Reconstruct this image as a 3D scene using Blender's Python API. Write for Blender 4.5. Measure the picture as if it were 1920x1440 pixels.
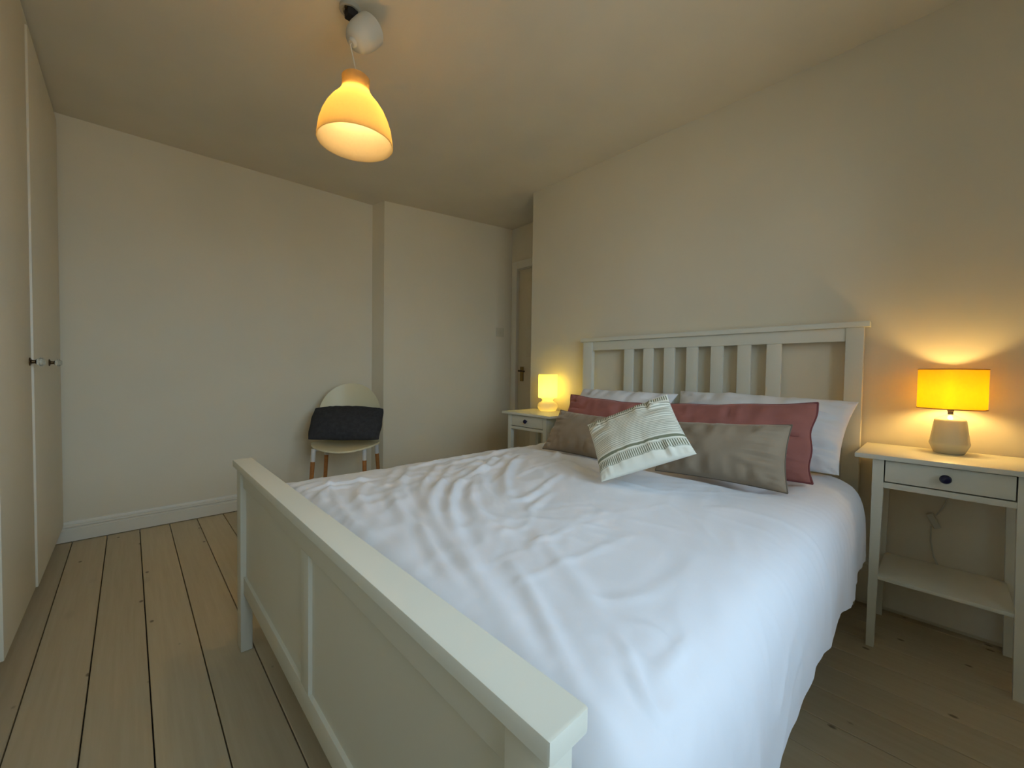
import bpy, bmesh, math, random
import numpy as np
from mathutils import Vector, Matrix, noise

random.seed(4)
scene = bpy.context.scene
for o in list(bpy.data.objects):
    bpy.data.objects.remove(o)
C = scene.collection

# ---------------------------------------------------------------- camera
cam_data = bpy.data.cameras.new('camera')
cam = bpy.data.objects.new('camera', cam_data)
C.objects.link(cam)
cam_data.sensor_fit = 'HORIZONTAL'
cam_data.sensor_width = 36.0
cam_data.lens = 14.27
cam_data.clip_start = 0.01
cam.matrix_world = Matrix(((0.72756264, 0.00796874, -0.68599497, 0.0),
                           (-0.68588084, 0.03007143, -0.72709228, 0.0),
                           (0.01483484, 0.99951599, 0.02734446, 1.05),
                           (0, 0, 0, 1)))
scene.camera = cam

# ---------------------------------------------------------------- exposure
scene.view_settings.view_transform = 'Standard'
scene.view_settings.look = 'None'
scene.view_settings.gamma = 1.0
scene.view_settings.use_curve_mapping = False
scene.view_settings.exposure = 0.16

SKY_STRENGTH = 6.0
PENDANT_W, LEFT_W, RIGHT_W = 150.0, 9500.0, 140.0

# ---------------------------------------------------------------- world: pale overcast sky over darker ground
world = bpy.data.worlds.new('overcast_sky')
scene.world = world
world.use_nodes = True
nt = world.node_tree
nt.nodes.clear()
wo = nt.nodes.new('ShaderNodeOutputWorld')
bg = nt.nodes.new('ShaderNodeBackground')
tc = nt.nodes.new('ShaderNodeTexCoord')
sx = nt.nodes.new('ShaderNodeSeparateXYZ')
mr = nt.nodes.new('ShaderNodeMapRange')
mr.inputs['From Min'].default_value = -1.0
mr.inputs['From Max'].default_value = 1.0
cr = nt.nodes.new('ShaderNodeValToRGB')
cr.color_ramp.elements[0].position = 0.44
cr.color_ramp.elements[0].color = (0.38, 0.39, 0.36, 1)
cr.color_ramp.elements[1].position = 0.56
cr.color_ramp.elements[1].color = (0.60, 0.81, 1.0, 1)
nt.links.new(tc.outputs['Generated'], sx.inputs[0])
nt.links.new(sx.outputs['Z'], mr.inputs['Value'])
nt.links.new(mr.outputs[0], cr.inputs[0])
nt.links.new(cr.outputs[0], bg.inputs['Color'])
bg.inputs['Strength'].default_value = SKY_STRENGTH
nt.links.new(bg.outputs[0], wo.inputs[0])

# window opening in the near wall (behind the camera): a portal guides the daylight through it
WX0, WX1, WZ0, WZ1, WY = -0.20, 1.45, 0.88, 2.28, -0.82
pd = bpy.data.lights.new('window_portal', 'AREA')
pd.shape = 'RECTANGLE'
pd.size, pd.size_y = WX1 - WX0, WZ1 - WZ0
pd.cycles.is_portal = True
po = bpy.data.objects.new('window_portal', pd)
C.objects.link(po)
po.location = ((WX0 + WX1) / 2, WY - 0.13, (WZ0 + WZ1) / 2)
po.rotation_euler = (math.radians(90), 0, 0)      # local -Z points into the room (+Y)

# ---------------------------------------------------------------- material helpers
def new_mat(name):
    m = bpy.data.materials.new(name)
    m.use_nodes = True
    n = m.node_tree
    b = n.nodes['Principled BSDF']
    return m, n, b

def ramp(n, fac, stops):
    r = n.nodes.new('ShaderNodeValToRGB')
    e = r.color_ramp.elements
    while len(e) > 1:
        e.remove(e[-1])
    e[0].position, e[0].color = stops[0][0], (*stops[0][1], 1)
    for p, c in stops[1:]:
        k = e.new(p)
        k.color = (*c, 1)
    n.links.new(fac, r.inputs[0])
    return r

def mapped(n, scale, coord='Object'):
    t = n.nodes.new('ShaderNodeTexCoord')
    mp = n.nodes.new('ShaderNodeMapping')
    mp.inputs['Scale'].default_value = scale
    n.links.new(t.outputs[coord], mp.inputs[0])
    return mp.outputs[0]

def tex_noise(n, vec, scale, detail=3.0, rough=0.5):
    t = n.nodes.new('ShaderNodeTexNoise')
    t.inputs['Scale'].default_value = scale
    t.inputs['Detail'].default_value = detail
    t.inputs['Roughness'].default_value = rough
    n.links.new(vec, t.inputs['Vector'])
    return t.outputs['Fac']

def bump(n, b, fac, strength, dist):
    k = n.nodes.new('ShaderNodeBump')
    k.inputs['Strength'].default_value = strength
    k.inputs['Distance'].default_value = dist
    n.links.new(fac, k.inputs['Height'])
    n.links.new(k.outputs[0], b.inputs['Normal'])

def plain(name, col, rough=0.5, var=0.05, scale=6.0, bump_s=0.0, bump_scale=200.0, bump_d=0.001, metallic=0.0, spec=0.5, sheen=0.0):
    m, n, b = new_mat(name)
    v = mapped(n, (1, 1, 1))
    f = tex_noise(n, v, scale)
    lo = tuple(c * (1 - var) for c in col)
    hi = tuple(min(1, c * (1 + var)) for c in col)
    r = ramp(n, f, [(0.3, lo), (0.7, hi)])
    n.links.new(r.outputs[0], b.inputs['Base Color'])
    b.inputs['Roughness'].default_value = rough
    b.inputs['Metallic'].default_value = metallic
    b.inputs['Specular IOR Level'].default_value = spec
    if sheen:
        b.inputs['Sheen Weight'].default_value = sheen
        b.inputs['Sheen Roughness'].default_value = 0.4
    if bump_s:
        bump(n, b, tex_noise(n, v, bump_scale, 2), bump_s, bump_d)
    return m

def emit(name, col, strength):
    m = bpy.data.materials.new(name)
    m.use_nodes = True
    n = m.node_tree
    n.nodes.clear()
    o = n.nodes.new('ShaderNodeOutputMaterial')
    e = n.nodes.new('ShaderNodeEmission')
    e.inputs[0].default_value = (*col, 1)
    e.inputs[1].default_value = strength
    n.links.new(e.outputs[0], o.inputs[0])
    return m

def shade_mat(name, col, through, fac):
    """lamp shade: part of the light scatters through (translucent), part bounces"""
    m = bpy.data.materials.new(name)
    m.use_nodes = True
    n = m.node_tree
    n.nodes.clear()
    o = n.nodes.new('ShaderNodeOutputMaterial')
    d = n.nodes.new('ShaderNodeBsdfDiffuse')
    t = n.nodes.new('ShaderNodeBsdfTranslucent')
    x = n.nodes.new('ShaderNodeMixShader')
    v = mapped(n, (1, 1, 1))
    f = tex_noise(n, v, 90)
    r1 = ramp(n, f, [(0.3, tuple(c * .97 for c in col)), (0.7, col)])
    r2 = ramp(n, f, [(0.3, tuple(c * .96 for c in through)), (0.7, through)])
    n.links.new(r1.outputs[0], d.inputs[0])
    n.links.new(r2.outputs[0], t.inputs[0])
    x.inputs[0].default_value = fac
    n.links.new(d.outputs[0], x.inputs[1])
    n.links.new(t.outputs[0], x.inputs[2])
    n.links.new(x.outputs[0], o.inputs[0])
    return m

def glass_pane_mat(name):
    m = bpy.data.materials.new(name)
    m.use_nodes = True
    n = m.node_tree
    n.nodes.clear()
    o = n.nodes.new('ShaderNodeOutputMaterial')
    t = n.nodes.new('ShaderNodeBsdfTransparent')
    g = n.nodes.new('ShaderNodeBsdfGlossy')
    g.inputs['Roughness'].default_value = 0.02
    x = n.nodes.new('ShaderNodeMixShader')
    fr = n.nodes.new('ShaderNodeFresnel')
    fr.inputs[0].default_value = 1.3
    n.links.new(fr.outputs[0], x.inputs[0])
    n.links.new(t.outputs[0], x.inputs[1])
    n.links.new(g.outputs[0], x.inputs[2])
    n.links.new(x.outputs[0], o.inputs[0])
    return m

def floor_mat():
    m, n, b = new_mat('whitewashed_pine')
    oi = n.nodes.new('ShaderNodeObjectInfo')
    v = mapped(n, (1, 1, 1))
    off = n.nodes.new('ShaderNodeVectorMath')
    off.operation = 'ADD'
    sc = n.nodes.new('ShaderNodeVectorMath')
    sc.operation = 'SCALE'
    sc.inputs[0].default_value = (3.1, 17.3, 0.0)
    n.links.new(oi.outputs['Random'], sc.inputs['Scale'])
    n.links.new(v, off.inputs[0])
    n.links.new(sc.outputs[0], off.inputs[1])
    def m2(scale):
        k = n.nodes.new('ShaderNodeMapping')
        k.inputs['Scale'].default_value = scale
        n.links.new(off.outputs[0], k.inputs[0])
        return k.outputs[0]
    grain = tex_noise(n, m2((34, 1.6, 1)), 1.6, 5, 0.6)
    r = ramp(n, grain, [(0.25, (0.54, 0.44, 0.285)), (0.5, (0.58, 0.483, 0.32)), (0.75, (0.62, 0.522, 0.36))])
    # per board tint
    hs = n.nodes.new('ShaderNodeHueSaturation')
    mrn = n.nodes.new('ShaderNodeMapRange')
    mrn.inputs['To Min'].default_value = 0.9
    mrn.inputs['To Max'].default_value = 1.08
    n.links.new(oi.outputs['Random'], mrn.inputs['Value'])
    n.links.new(mrn.outputs[0], hs.inputs['Value'])
    n.links.new(r.outputs[0], hs.inputs['Color'])
    # knots: sparse little dark flecks
    vo = n.nodes.new('ShaderNodeTexVoronoi')
    vo.inputs['Scale'].default_value = 1.0
    n.links.new(m2((13, 8.0, 1)), vo.inputs['Vector'])
    kn = ramp(n, vo.outputs['Distance'], [(0.06, (1, 1, 1)), (0.115, (0, 0, 0))])
    big = n.nodes.new('ShaderNodeTexVoronoi')
    big.inputs['Scale'].default_value = 1.0
    n.links.new(m2((4.2, 1.7, 1)), big.inputs['Vector'])
    kb = ramp(n, big.outputs['Distance'], [(0.03, (.55, .55, .55)), (0.13, (0, 0, 0))])
    sel = n.nodes.new('ShaderNodeSeparateColor')
    n.links.new(vo.outputs['Color'], sel.inputs[0])
    th = n.nodes.new('ShaderNodeMath')
    th.operation = 'GREATER_THAN'
    th.inputs[1].default_value = 0.62
    n.links.new(sel.outputs[0], th.inputs[0])
    mul = n.nodes.new('ShaderNodeMath')
    mul.operation = 'MULTIPLY'
    n.links.new(kn.outputs[0], mul.inputs[0])
    n.links.new(th.outputs[0], mul.inputs[1])
    mx = n.nodes.new('ShaderNodeMath')
    mx.operation = 'MAXIMUM'
    n.links.new(mul.outputs[0], mx.inputs[0])
    n.links.new(kb.outputs[0], mx.inputs[1])
    mix = n.nodes.new('ShaderNodeMix')
    mix.data_type = 'RGBA'
    mix.inputs[7].default_value = (0.10, 0.065, 0.035, 1)
    mf = n.nodes.new('ShaderNodeMath')
    mf.operation = 'MULTIPLY'
    mf.inputs[1].default_value = 0.75
    n.links.new(mx.outputs[0], mf.inputs[0])
    n.links.new(mf.outputs[0], mix.inputs[0])
    n.links.new(hs.outputs[0], mix.inputs[6])
    n.links.new(mix.outputs[2], b.inputs['Base Color'])
    b.inputs['Roughness'].default_value = 0.55
    b.inputs['Specular IOR Level'].default_value = 0.35
    bump(n, b, grain, 0.25, 0.002)
    return m

def stripe_mat():
    """cotton cushion print: UV v runs from the bottom edge (0) to the top edge (1)"""
    m, n, b = new_mat('striped_cotton')
    t = n.nodes.new('ShaderNodeTexCoord')
    s = n.nodes.new('ShaderNodeSeparateXYZ')
    n.links.new(t.outputs['UV'], s.inputs[0])
    U, V = s.outputs[0], s.outputs[1]
    def math_(op, a, bb=None):
        k = n.nodes.new('ShaderNodeMath')
        k.operation = op
        for i, q in enumerate((a, bb)):
            if q is None:
                continue
            if isinstance(q, (int, float)):
                k.inputs[i].default_value = q
            else:
                n.links.new(q, k.inputs[i])
        return k.outputs[0]
    def band(lo, hi):
        return math_('MULTIPLY', math_('GREATER_THAN', V, lo), math_('LESS_THAN', V, hi))
    def wave(co, freq, duty):
        return math_('LESS_THAN', math_('FRACT', math_('MULTIPLY', co, freq)), duty)
    parts = [band(0.250, 0.285), band(0.830, 0.848),
             math_('MULTIPLY', band(0.125, 0.215), wave(U, 44.0, 0.52)),
             math_('MULTIPLY', band(0.885, 0.970), wave(U, 44.0, 0.52)),
             math_('MULTIPLY', band(0.31, 0.80), math_('MULTIPLY', wave(V, 36.0, 0.42), 0.62)),
             math_('MULTIPLY', band(0.115, 0.125), 0.5), math_('MULTIPLY', band(0.215, 0.228), 0.35)]
    f = parts[0]
    for p in parts[1:]:
        f = math_('MAXIMUM', f, p)
    mix = n.nodes.new('ShaderNodeMix')
    mix.data_type = 'RGBA'
    n.links.new(f, mix.inputs[0])
    mix.inputs[6].default_value = (0.82, 0.80, 0.69, 1)
    mix.inputs[7].default_value = (0.22, 0.23, 0.15, 1)
    n.links.new(mix.outputs[2], b.inputs['Base Color'])
    b.inputs['Roughness'].default_value = 0.9
    b.inputs['Specular IOR Level'].default_value = 0.15
    v = mapped(n, (1, 1, 1))
    bump(n, b, tex_noise(n, v, 260, 2), 0.35, 0.001)
    return m

def velvet(name, col, edge):
    m, n, b = new_mat(name)
    v = mapped(n, (1, 1, 1))
    f = tex_noise(n, v, 9, 3)
    r = ramp(n, f, [(0.3, tuple(c * .9 for c in col)), (0.7, tuple(c * 1.08 for c in col))])
    n.links.new(r.outputs[0], b.inputs['Base Color'])
    b.inputs['Roughness'].default_value = 0.85
    b.inputs['Specular IOR Level'].default_value = 0.1
    b.inputs['Sheen Weight'].default_value = 0.8
    b.inputs['Sheen Roughness'].default_value = 0.35
    b.inputs['Sheen Tint'].default_value = (*edge, 1)
    bump(n, b, tex_noise(n, v, 180, 2), 0.2, 0.001)
    return m

M = {}
M['wall'] = plain('cream_wall_paint', (0.83, 0.755, 0.595), 0.85, 0.02, 2.5, 0.12, 120, 0.001, spec=0.2)
M['ceiling'] = plain('cream_ceiling_paint', (0.81, 0.74, 0.60), 0.9, 0.03, 3.0, 0.12, 90, 0.001, spec=0.2)
M['trim'] = plain('white_gloss_trim', (0.82, 0.77, 0.65), 0.4, 0.03, 4)
M['ward'] = plain('cream_wardrobe_lacquer', (0.80, 0.73, 0.58), 0.45, 0.02, 3)
M['bed'] = plain('off_white_bed_lacquer', (0.79, 0.775, 0.665), 0.42, 0.02, 3, 0.05, 60)
M['stand'] = plain('off_white_table_lacquer', (0.79, 0.775, 0.655), 0.40, 0.03, 5, 0.05, 60)
M['duvet'] = plain('white_cotton_duvet', (0.85, 0.87, 0.92), 0.95, 0.012, 4, 0.25, 55, 0.0012, spec=0.1, sheen=0.1)
M['pillow'] = plain('white_cotton_pillowcase', (0.82, 0.81, 0.81), 0.95, 0.02, 6, 0.3, 60, 0.001, spec=0.1, sheen=0.1)
M['sheet'] = plain('grey_white_sheet', (0.60, 0.59, 0.57), 0.95, 0.03, 6, 0.3, 60, 0.001, spec=0.1)
M['rose'] = velvet('rose_velvet', (0.37, 0.145, 0.12), (0.75, 0.45, 0.42))
M['rose_pipe'] = plain('rose_piping', (0.20, 0.05, 0.05), 0.7, 0.05)
M['taupe'] = velvet('taupe_velvet', (0.315, 0.245, 0.172), (0.70, 0.62, 0.50))
M['taupe_pipe'] = plain('taupe_piping', (0.15, 0.12, 0.085), 0.7, 0.05)
M['stripe'] = stripe_mat()
M['charcoal'] = plain('charcoal_felt', (0.052, 0.050, 0.052), 0.95, 0.15, 40, 0.4, 150, 0.001, spec=0.15)
M['cream_plastic'] = plain('cream_plastic', (0.82, 0.74, 0.49), 0.4, 0.02)
M['white_metal'] = plain('white_metal', (0.70, 0.69, 0.65), 0.35, 0.02)
M['wood_leg'] = plain('warm_beech_leg', (0.46, 0.185, 0.045), 0.5, 0.2, 30)
M['navy'] = plain('navy_ceramic', (0.012, 0.012, 0.05), 0.2, 0.05)
M['dark'] = plain('dark_gap', (0.02, 0.016, 0.014), 0.9, 0.1)
M['bronze'] = plain('dark_bronze', (0.10, 0.06, 0.025), 0.35, 0.1, 20, metallic=0.8)
M['brass'] = plain('aged_brass', (0.30, 0.20, 0.07), 0.35, 0.1, 20, metallic=0.9)
M['nickel'] = plain('brushed_brass_collar', (0.30, 0.24, 0.16), 0.3, 0.05, 20, metallic=0.9)
M['ceramic'] = plain('stone_glaze', (0.80, 0.75, 0.59), 0.25, 0.02)
M['lamp_white'] = plain('white_lamp_plastic', (0.78, 0.75, 0.64), 0.4, 0.02)
M['canopy'] = plain('white_canopy_plastic', (0.60, 0.60, 0.55), 0.5, 0.02)
M['rose_plastic'] = plain('white_ceiling_rose_plastic', (0.42, 0.40, 0.34), 0.4, 0.05)
M['cable'] = plain('white_cable', (0.62, 0.60, 0.50), 0.5, 0.03)
M['switch'] = plain('ivory_switch_plastic', (0.72, 0.66, 0.50), 0.35, 0.02)
M['door'] = plain('cream_door_paint', (0.74, 0.65, 0.48), 0.5, 0.02, 4)
M['floor'] = floor_mat()
M['pane'] = glass_pane_mat('window_glass')
gm, gn, gb = new_mat('clear_glass_knob')
gb.inputs['Base Color'].default_value = (0.92, 0.93, 0.88, 1)
gb.inputs['Roughness'].default_value = 0.03
gb.inputs['Transmission Weight'].default_value = 0.9
M['glass'] = gm
M['shade_pendant'] = shade_mat('opal_pendant_glass', (0.40, 0.36, 0.26), (0.95, 0.76, 0.40), 0.64)
M['shade_left'] = shade_mat('opal_lamp_shade', (0.50, 0.47, 0.30), (0.96, 0.93, 0.50), 0.55)
M['lamp_base'] = shade_mat('white_lamp_base_plastic', (0.74, 0.70, 0.56), (0.95, 0.85, 0.45), 0.22)
M['neck_baffle'] = shade_mat('pendant_baffle', (0.70, 0.66, 0.55), (0.97, 0.90, 0.72), 0.85)  # for the added baffle: lets only a dim glow up into the neck
M['shade_right'] = shade_mat('linen_drum_shade', (0.60, 0.48, 0.16), (0.92, 0.69, 0.03), 0.66)
M['shade_trim'] = plain('shade_hem', (0.35, 0.20, 0.08), 0.8, 0.05)
M['bulb_pendant'] = emit('bulb_pendant', (1.0, 0.70, 0.34), PENDANT_W)
M['bulb_left'] = emit('bulb_left', (1.0, 0.76, 0.32), LEFT_W)
M['bulb_right'] = emit('bulb_right', (1.0, 0.66, 0.22), RIGHT_W)

# ---------------------------------------------------------------- mesh helpers
def world_loc(o):
    p = Vector(o.location)
    while o.parent:
        o = o.parent
        p += o.location
    return p

def obj(name, bm, mat, parent=None, smooth=True, angle=40):
    """one mesh object; its origin goes to the middle of its underside"""
    bm.normal_update()
    me = bpy.data.meshes.new(name)
    cs = [v.co for v in bm.verts]
    lo = Vector((min(c.x for c in cs), min(c.y for c in cs), min(c.z for c in cs)))
    hi = Vector((max(c.x for c in cs), max(c.y for c in cs), max(c.z for c in cs)))
    org = Vector(((lo.x + hi.x) / 2, (lo.y + hi.y) / 2, lo.z))
    for v in bm.verts:
        v.co -= org
    bm.to_mesh(me)
    bm.free()
    if smooth:
        me.polygons.foreach_set('use_smooth', [True] * len(me.polygons))
        me.set_sharp_from_angle(angle=math.radians(angle))
    me.materials.append(mat)
    o = bpy.data.objects.new(name, me)
    C.objects.link(o)
    if parent:
        o.parent = parent
        o.location = org - world_loc(parent)
    else:
        o.location = org
    return o

def tag(o, label=None, cat=None, group=None, kind=None):
    if label: o['label'] = label
    if cat: o['category'] = cat
    if group: o['group'] = group
    if kind: o['kind'] = kind
    return o

def thing(name, loc, label, cat, group=None):
    o = bpy.data.objects.new(name, None)
    o.empty_display_size = 0.05
    C.objects.link(o)
    o.location = loc
    return tag(o, label, cat, group)

def copy_tree(o, delta, parent=None):
    c = o.copy()
    C.objects.link(c)
    if parent:
        c.parent = parent
    else:
        c.location = o.location + Vector(delta)
    for ch in list(o.children):
        copy_tree(ch, delta, c)
    return c

def box(bm, x0, x1, y0, y1, z0, z1, bev=0.0, seg=2):
    vs = [bm.verts.new(p) for p in ((x0, y0, z0), (x1, y0, z0), (x1, y1, z0), (x0, y1, z0),
                                    (x0, y0, z1), (x1, y0, z1), (x1, y1, z1), (x0, y1, z1))]
    fs = [bm.faces.new([vs[i] for i in f]) for f in
          ((0, 3, 2, 1), (4, 5, 6, 7), (0, 1, 5, 4), (1, 2, 6, 5), (2, 3, 7, 6), (3, 0, 4, 7))]
    if bev:
        es = list({e for f in fs for e in f.edges})
        bmesh.ops.bevel(bm, geom=es, offset=bev, segments=seg, affect='EDGES', profile=0.6)
    return bm

def nbox(*a, **k):
    return box(bmesh.new(), *a, **k)

def hexa(bm, bottom, top, bev=0.0):
    """eight corners: four of the bottom then four of the top, counter-clockwise seen from above"""
    vs = [bm.verts.new(p) for p in list(bottom) + list(top)]
    fs = [bm.faces.new([vs[i] for i in f]) for f in
          ((0, 3, 2, 1), (4, 5, 6, 7), (0, 1, 5, 4), (1, 2, 6, 5), (2, 3, 7, 6), (3, 0, 4, 7))]
    if bev:
        es = list({e for f in fs for e in f.edges})
        bmesh.ops.bevel(bm, geom=es, offset=bev, segments=2, affect='EDGES', profile=0.6)
    return bm

def lathe(bm, prof, c=(0, 0, 0), n=40, mat=None, close=False):
    """prof: list of (radius, height); radius 0 makes a pole"""
    rings = []
    c = Vector(c)
    for r, z in prof:
        ring = []
        if r < 1e-6:
            ring = [bm.verts.new(Vector((0, 0, z)))]
        else:
            ring = [bm.verts.new(Vector((r * math.cos(2 * math.pi * i / n), r * math.sin(2 * math.pi * i / n), z))) for i in range(n)]
        rings.append(ring)
    pairs = list(zip(rings, rings[1:])) + ([(rings[-1], rings[0])] if close else [])
    for a, b in pairs:
        for i in range(n):
            j = (i + 1) % n
            if len(a) == 1 and len(b) == 1:
                continue
            if len(a) == 1:
                bm.faces.new((a[0], b[j], b[i]))
            elif len(b) == 1:
                bm.faces.new((a[i], a[j], b[0]))
            else:
                bm.faces.new((a[i], a[j], b[j], b[i]))
    for ring in rings:
        for v in ring:
            v.co = (mat @ v.co if mat else v.co) + c
    bmesh.ops.recalc_face_normals(bm, faces=bm.faces[:])
    return bm

def tube(bm, pts, r, n=8, closed=False, r_end=None):
    pts = [Vector(p) for p in pts]
    N = len(pts)
    rings = []
    up = Vector((0, 0, 1))
    prev = None
    for i, p in enumerate(pts):
        a = pts[(i - 1) % N] if (closed or i > 0) else p
        b = pts[(i + 1) % N] if (closed or i < N - 1) else p
        t = (b - a).normalized()
        if prev is None:
            u = t.orthogonal().normalized()
        else:
            u = (prev - t * prev.dot(t))
            u = u.normalized() if u.length > 1e-6 else t.orthogonal().normalized()
        prev = u
        w = t.cross(u)
        rr = r if r_end is None else r + (r_end - r) * i / (N - 1)
        rings.append([bm.verts.new(p + (u * math.cos(2 * math.pi * k / n) + w * math.sin(2 * math.pi * k / n)) * rr) for k in range(n)])
    for i in range(N if closed else N - 1):
        a, b = rings[i], rings[(i + 1) % N]
        for k in range(n):
            l = (k + 1) % n
            bm.faces.new((a[k], a[l], b[l], b[k]))
    if not closed:
        bm.faces.new(rings[0][::-1])
        bm.faces.new(rings[-1])
    bmesh.ops.recalc_face_normals(bm, faces=bm.faces[:])
    return bm

def extrude_profile(bm, prof, axis, a0, a1):
    """closed 2-D outline swept along an axis; prof holds the two other coordinates"""
    def P(p, a):
        return {'x': (a, p[0], p[1]), 'y': (p[0], a, p[1]), 'z': (p[0], p[1], a)}[axis]
    A = [bm.verts.new(P(p, a0)) for p in prof]
    B = [bm.verts.new(P(p, a1)) for p in prof]
    k = len(prof)
    for i in range(k):
        j = (i + 1) % k
        bm.faces.new((A[i], A[j], B[j], B[i]))
    bm.faces.new(A[::-1])
    bm.faces.new(B)
    bmesh.ops.recalc_face_normals(bm, faces=bm.faces[:])
    return bm

# ================================================================ ROOM SHELL
ceil_z = lambda x, y: 2.518 + 0.012 * x + 0.016 * (3.558 - y)
XR = 2.490          # headboard wall
YF = 3.560          # far wall
XD = 2.960          # wall with the door

# floor: dark underlay with every board its own piece
fl = tag(obj('floor', nbox(-0.95, 3.10, -1.25, 3.70, -0.08, -0.024), M['dark']), kind='structure')
seams = [-0.849, -0.701, -0.552, -0.403, -0.255, -0.107, 0.042, 0.190, 0.337, 0.486, 0.637, 0.788, 0.939, 1.090, 1.241, 1.391,
         1.542, 1.694, 1.844, 1.991, 2.148, 2.297, 2.446, 2.595, 2.744, 2.893, 3.042]
for a, b in zip(seams, seams[1:]):
    g = 0.0015 if abs(a + 0.107) > .001 else 0.0019
    obj('floorboard', nbox(a + g, b - g, WY, 3.56, -0.024, 0.0 - random.random() * 0.0012, bev=0.0015, seg=1), M['floor'], fl)

tag(obj('wall_far', nbox(-0.95, 1.62, YF, YF + 0.12, -0.08, 2.70), M['wall']), kind='structure')
bm = bmesh.new()
foot = [(1.640, 3.400), (2.985, 3.160), (3.10, 3.72), (1.568, 3.72)]
hexa(bm, [(x, y, -0.08) for x, y in foot], [(x, y, 2.70) for x, y in foot])
tag(obj('wall_corner', bm, M['wall']), kind='structure')
tag(obj('wall_right', nbox(XR, XR + 0.13, -1.25, 2.412, -0.08, 2.75, bev=0.004), M['wall']), kind='structure')
bm = nbox(XD, XD + 0.12, 1.80, 2.236, -0.08, 2.70)
box(bm, XD, XD + 0.12, 3.066, 3.30, -0.08, 2.70)
box(bm, XD, XD + 0.12, 2.236, 3.066, 2.122, 2.70)
tag(obj('wall_door', bm, M['wall']), kind='structure')
tag(obj('wall_hall', nbox(XR + 0.13, XD + 0.12, 1.70, 1.80, -0.08, 2.70), M['wall']), kind='structure')
tag(obj('wall_left', nbox(-1.05, -0.95, -1.25, 3.68, -0.08, 2.75), M['wall']), kind='structure')
bm = nbox(-0.95, WX0, WY - 0.12, WY, -0.08, 2.75)
box(bm, WX1, XR, WY - 0.12, WY, -0.08, 2.75)
box(bm, WX0, WX1, WY - 0.12, WY, -0.08, WZ0)
box(bm, WX0, WX1, WY - 0.12, WY, WZ1, 2.75)
tag(obj('wall_near', bm, M['wall']), kind='structure')
bm = bmesh.new()
cc = [(-1.05, -1.30), (3.20, -1.30), (3.20, 3.80), (-1.05, 3.80)]
hexa(bm, [(x, y, ceil_z(x, y)) for x, y in cc], [(x, y, 2.85) for x, y in cc])
tag(obj('ceiling', bm, M['ceiling']), kind='structure')

# window behind the camera
w = obj('window_1', nbox(WX0, WX1, WY - 0.11, WY + 0.04, WZ0 - 0.03, WZ0 + 0.005, bev=0.004), M['trim'])
tag(w, kind='structure')
bm = nbox(WX0, WX0 + 0.05, WY - 0.10, WY - 0.04, WZ0 + 0.005, WZ1)
box(bm, WX1 - 0.05, WX1, WY - 0.10, WY - 0.04, WZ0 + 0.005, WZ1)
box(bm, WX0 + 0.05, WX1 - 0.05, WY - 0.10, WY - 0.04, WZ1 - 0.05, WZ1)
box(bm, WX0 + 0.05, WX1 - 0.05, WY - 0.10, WY - 0.04, WZ0 + 0.005, WZ0 + 0.055)
box(bm, (WX0 + WX1) / 2 - 0.03, (WX0 + WX1) / 2 + 0.03, WY - 0.10, WY - 0.04, WZ0 + 0.055, WZ1 - 0.05)
obj('window_frame', bm, M['trim'], w)
for a, b in ((WX0 + 0.05, (WX0 + WX1) / 2 - 0.03), ((WX0 + WX1) / 2 + 0.03, WX1 - 0.05)):
    obj('window_pane', nbox(a, b, WY - 0.073, WY - 0.067, WZ0 + 0.055, WZ1 - 0.05), M['pane'], w)

# skirting boards (moulded profile)
def skirt_profile(base, out):
    return [(base, 0.004), (base + out * 0.020, 0.004), (base + out * 0.020, 0.072), (base + out * 0.012, 0.076), (base + out * 0.012, 0.084),
            (base + out * 0.018, 0.091), (base + out * 0.017, 0.100), (base + out * 0.011, 0.104), (base + out * 0.011, 0.110),
            (base + out * 0.007, 0.121), (base, 0.124)]
bm = bmesh.new()
prof = [(y, z) for y, z in skirt_profile(YF, -1)]
extrude_profile(bm, prof, 'x', -0.90, 1.600)
tag(obj('baseboard_far', bm, M['trim'], angle=25), kind='structure')
bm = bmesh.new()
prof = [(XR - 0.024, 0.022), (XR, 0.022), (XR, 0.215), (XR - 0.008, 0.215), (XR - 0.010, 0.200), (XR - 0.018, 0.190), (XR - 0.018, 0.165),
        (XR - 0.024, 0.158)]
extrude_profile(bm, prof, 'y', WY + 0.005, 2.412)
tag(obj('baseboard_right', bm, M['trim'], angle=25), kind='structure')
d = Vector((2.985 - 1.640, 3.160 - 3.400, 0)).normalized()
nrm = Vector((d.y, -d.x, 0))
bm = bmesh.new()
P0, P1 = Vector((1.640, 3.400, 0)), Vector((2.955, 3.165, 0))
bo = [P0 + nrm * 0.018, P1 + nrm * 0.018, P1, P0]
hexa(bm, [p + Vector((0, 0, 0.004)) for p in bo], [p + Vector((0, 0, 0.115)) for p in bo], 0.003)
tag(obj('baseboard_corner', bm, M['trim']), kind='structure')

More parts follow.
